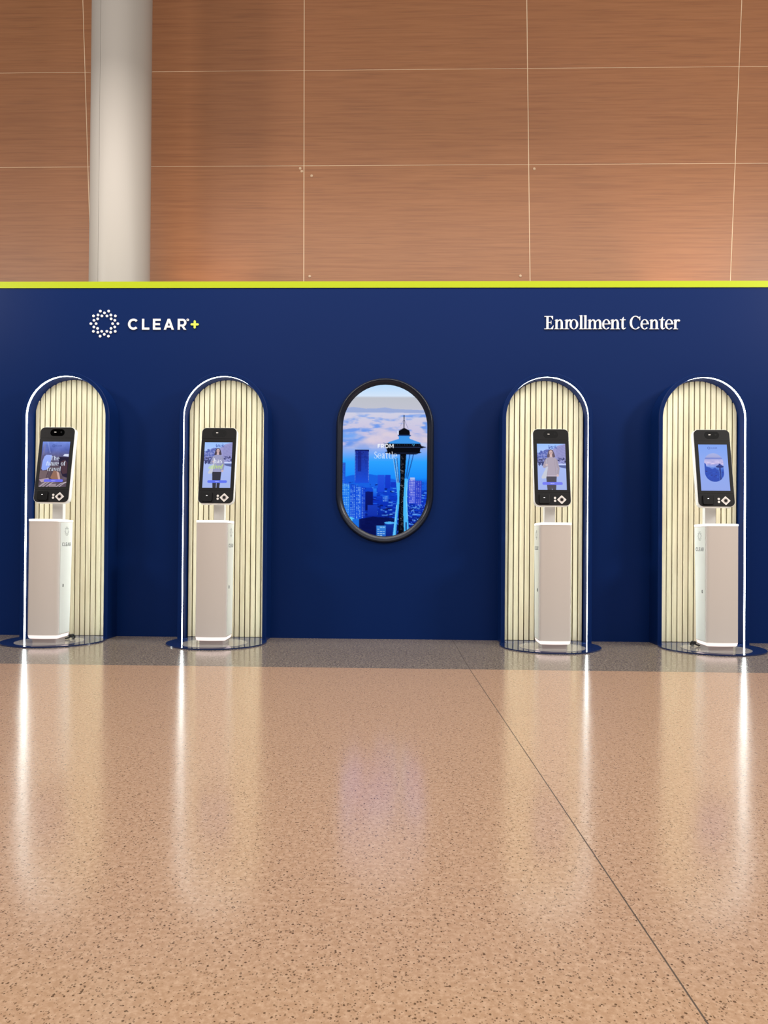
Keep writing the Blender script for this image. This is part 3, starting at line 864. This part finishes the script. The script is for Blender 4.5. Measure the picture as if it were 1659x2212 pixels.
def head_frame():
    v_ = Vector((0, 0.0899, 0.4934)).normalized(); w_ = Vector((0, -v_.z, v_.y)); o_ = Vector((0, -0.3437-KY, 0.8988-0.0095))
    return lambda u, v, w: o_+Vector((1, 0, 0))*u+v_*v+w_*w
HF = head_frame(); HW, HH = 0.2245, 0.5015

def hprism(name, pts, w0, w1, m, parent, bevel=0.0, label=None):
    bm = bmesh.new(); add_prism(bm, pts, lambda p: HF(p[0], p[1], w0), lambda p: HF(p[0], p[1], w1))
    o = obj(name, bm, m, parent, bevel=bevel)
    if label: o['label'] = label
    return o

def split_outline(pts, lo, hi):
    """clip an outline (u,v) to lo<=v<=hi"""
    def clip(P, f):
        out = []
        for i in range(len(P)):
            a, b_ = P[i], P[(i+1) % len(P)]
            fa, fb = f(a), f(b_)
            if fa >= 0: out.append(a)
            if (fa > 0) != (fb > 0) and fa != fb:
                t = fa/(fa-fb); out.append((a[0]+(b_[0]-a[0])*t, a[1]+(b_[1]-a[1])*t))
        return out
    return clip(clip(pts, lambda p: p[1]-lo), lambda p: hi-p[1])

def build_kiosk(X, side, cv, label, cable):
    k = empty('kiosk', (X, KY, 0.0095)); setp(k, label, 'kiosk', 'check-in kiosks in front of the niches')
    Z = -0.0095
    # foot, lower ring, body, upper ring
    bm = bmesh.new(); o_ = body_outline(inset=0.020, ysc=0.80)
    o_ = [(x, y+0.008) for x, y in o_]
    loft(bm, [[(*p, 0.0) for p in o_], [(*p, 0.034) for p in o_]]); obj('foot', bm, M_foot, k, smooth=True)
    ring_lo = body_outline(inset=0.001, ysc=0.835)
    lo_in = body_outline(inset=0.010, ysc=0.82)
    bm = bmesh.new(); loft(bm, [[(*p, 0.036+Z) for p in lo_in], [(*p, 0.041+Z) for p in body_outline(inset=0.004, ysc=0.83)], [(*p, 0.057+Z) for p in ring_lo]])
    obj('lower_light_ring', bm, M_ringb, k, smooth=True)
    b0, b1 = body_outline(ysc=0.84), body_outline()
    bm = bmesh.new(); rings = []
    for t in np.linspace(0, 1, 6):
        z = 0.0585+(0.7735-0.0585)*t
        rings.append([(p[0]*(1-t)+q[0]*t, p[1]*(1-t)+q[1]*t, z+Z) for p, q in zip(b0, b1)])
    loft(bm, rings); body = obj('body', bm, M_white, k, smooth=True)
    bm = bmesh.new(); top = body_outline(inset=-0.0015)
    loft(bm, [[(*p, 0.7745+Z) for p in top], [(*p, 0.7855+Z) for p in top], [(*p, 0.7875+Z) for p in body_outline(inset=0.003)]])
    obj('upper_light_ring', bm, M_ring, k, smooth=True)
    bm = bmesh.new(); lid = body_outline(inset=0.012); loft(bm, [[(*p, 0.786+Z) for p in lid], [(*p, 0.789+Z) for p in lid]])
    obj('lid', bm, M_white, k)
    # side panels: follow the body's slope
    def sx(y, t):     # outer face x at depth y
        return 0.0973+(0.0947-0.0973)*(y+0.078)/(0.096+0.078)
    ysc = lambda t: 0.84+0.16*t
    base = -0.111
    def SP(sg, y, z, d):
        t = (z-0.0585)/(0.711)
        return (sg*(sx(y, t)+d), base+(y-base)*ysc(t), z+Z)
    for sg in (-1, 1):
        bm = bmesh.new()
        add_prism(bm, [(-0.072, 0.064), (0.092, 0.064), (0.092, 0.768), (-0.072, 0.768)], lambda p: SP(sg, p[0], p[1], -0.001), lambda p: SP(sg, p[0], p[1], 0.0022))
        pn = obj('side_panel', bm, M_white_lit, k)
        if sg == side:
            # emblem and word, reading left to right for someone facing the panel
            f = (1 if sg > 0 else -1)
            def place(pl, y0, z0, s):
                return [(y0+f*p[0]*s, z0+p[1]*s) for p in pl]
            bm = bmesh.new()
            for r_, off in ((0.0285, 0), (0.0232, 18), (0.0175, 0)):
                for q in range(10):
                    a = math.radians(36*q+off)
                    add_prism(bm, place(circle(r_*math.cos(a), r_*math.sin(a), 0.0026, 8), 0.012, 0.713, 1.0), lambda p: SP(sg, p[0], p[1], 0.0021), lambda p: SP(sg, p[0], p[1], 0.0027))
            e_ = obj('emblem', bm, M_mark, pn); e_['label'] = 'small dark ring of dots'
            polys, w_ = layout('CLEAR', SANS, 34)
            s_ = 0.124/w_
            bm = bmesh.new()
            for pl in polys:
                add_prism(bm, place([(px-w_/2, py) for px, py in pl], 0.012, 0.618, s_), lambda p: SP(sg, p[0], p[1], 0.0021), lambda p: SP(sg, p[0], p[1], 0.0027))
            e_ = obj('lettering', bm, M_mark, pn); e_['label'] = 'dark capital lettering'
            bm = bmesh.new()
            for pl in arc_quads(0, 0, 0.0085, 0.011, 0.002, 0.002, 0, 360, 16):
                add_prism(bm, place(pl, -0.028, 0.368, 1.0), lambda p: SP(sg, p[0], p[1], 0.0021), lambda p: SP(sg, p[0], p[1], 0.004))
            obj('lock', bm, M_mark, pn)
    # neck
    box('neck', (-0.0352, 0.085, 0.785+Z), (0.0352, 0.125, 1.19+Z), M_neck, k, bevel=0.004)
    # head
    zoff = Vector((0, 0, 0))
    bm = bmesh.new()
    ring = lambda e, w: [HF(*p, w)+zoff for p in rrect(HW+0.006-2*e, HH+0.006-2*e, 0.033-e*0.6, 8, 0, HH/2)]
    loft(bm, [ring(0.0008, 0.0002), ring(0, -0.0012), ring(0, -0.034), ring(0.003, -0.041), ring(0.012, -0.046)])
    shell = obj('head_shell', bm, M_shell, k, smooth=True)
    out = rrect(HW, HH, 0.030, 8, 0, HH/2)
    bm0 = rrect(HW-0.0006, HH-0.0006, 0.030, 8, 0, HH/2)
    def hp(name, pts, w0, w1, m, parent, bevel=0.0, label=None):
        return hprism(name, pts, w0, w1, m, parent, bevel, label)
    hp('seam_plate', bm0, 0.0003, 0.0012, M_seam, k)
    camp = hp('camera_panel', split_outline(out, 0.4285, 1), 0.0012, 0.0032, M_black, k)
    bez = hp('screen_bezel', split_outline(out, 0.0825, 0.4255), 0.0012, 0.0032, M_black, k)
    ctl = hp('control_panel', split_outline(out, -1, 0.0795), 0.0012, 0.0032, M_black, k)
    cw = hp('camera_window', rrect(0.094, 0.047, 0.0225, 8, 0, 0.4655), 0.0032, 0.0036, M_gloss, camp)
    for u, r_ in ((-0.018, 0.0065), (0.0245, 0.006)):
        hp('lens', circle(u, 0.4685, r_, 16), 0.0036, 0.0042, M_block, camp)
    hp('sensor', rrect(0.014, 0.005, 0.002, 3, -0.014, 0.468), 0.0042, 0.0044, M_pad, camp)
    # lit display
    w_, h_ = 0.180, 0.303; v0 = 0.1005
    me = cv.mesh('display', lambda s, t: tuple(HF((s-0.5)*w_, v0+h_*(1-t), 0.0036)+zoff))
    link('display', me, M_screen, bez)
    # fingerprint reader
    hp('fingerprint_reader', rrect(0.0655, 0.060, 0.007, 4, -0.0538, 0.0405), 0.0032, 0.013, M_block, ctl, bevel=0.002)
    hp('reader_mark', rrect(0.010, 0.0032, 0.0014, 3, -0.0545, 0.047), 0.0131, 0.0135, M_ring, ctl)  # small white printed mark, glow put into its material; no lamp
    for v_ in (0.0475, 0.0285):
        hp('button', circle(0.0138, v_, 0.0075, 16), 0.0032, 0.0048, M_pad, ctl)
    pad = [(0.0555+0.0285*c_, 0.0362+0.0275*s_) for c_, s_ in ((1, 0.06), (1, -0.06), (0.06, -1), (-0.06, -1), (-1, -0.06), (-1, 0.06), (-0.06, 1), (0.06, 1))]
    hp('diamond_pad', pad, 0.0032, 0.0062, M_pad, ctl)
    hp('pad_ring', circle(0.0555, 0.0365, 0.0145, 20), 0.0062, 0.0064, M_foot, ctl)
    hp('pad_centre', circle(0.0555, 0.0365, 0.0092, 20), 0.0064, 0.0076, M_block, ctl)
    # cable at the back of the foot
    if cable:
        s_ = cable; bm = bmesh.new()
        pts = [(s_*0.055, 0.062, 0.006), (s_*0.085, 0.085, 0.012), (s_*0.104, 0.090, 0.030), (s_*0.112, 0.098, 0.024), (s_*0.108, 0.112, 0.008), (s_*0.085, 0.130, 0.006)]
        tube(bm, [tuple(q) for q in crom(pts, 5)], 0.0055); o = obj('power_cable', bm, M_cable, k, smooth=True); o['label'] = 'black power cable looped at the foot'
        bm = bmesh.new(); add_box(bm, (s_*0.098-0.010, 0.076, 0.012), (s_*0.098+0.010, 0.10, 0.034)); obj('plug', bm, M_cable, k, bevel=0.003)
    return k

build_kiosk(AX[0], 1, scr_cabin(), 'white kiosk in the leftmost niche, screen reading The future of travel', 1)
build_kiosk(AX[1], 1, scr_walk(True), 'white kiosk whose screen shows a walking woman with words has arrived', 0)
build_kiosk(AX[2], -1, scr_walk(False), 'white kiosk whose screen shows a woman walking in a sweater, without large words', 0)
build_kiosk(AX[3], -1, scr_home(), 'white kiosk in the rightmost niche, pale blue screen with an oval picture', -1)
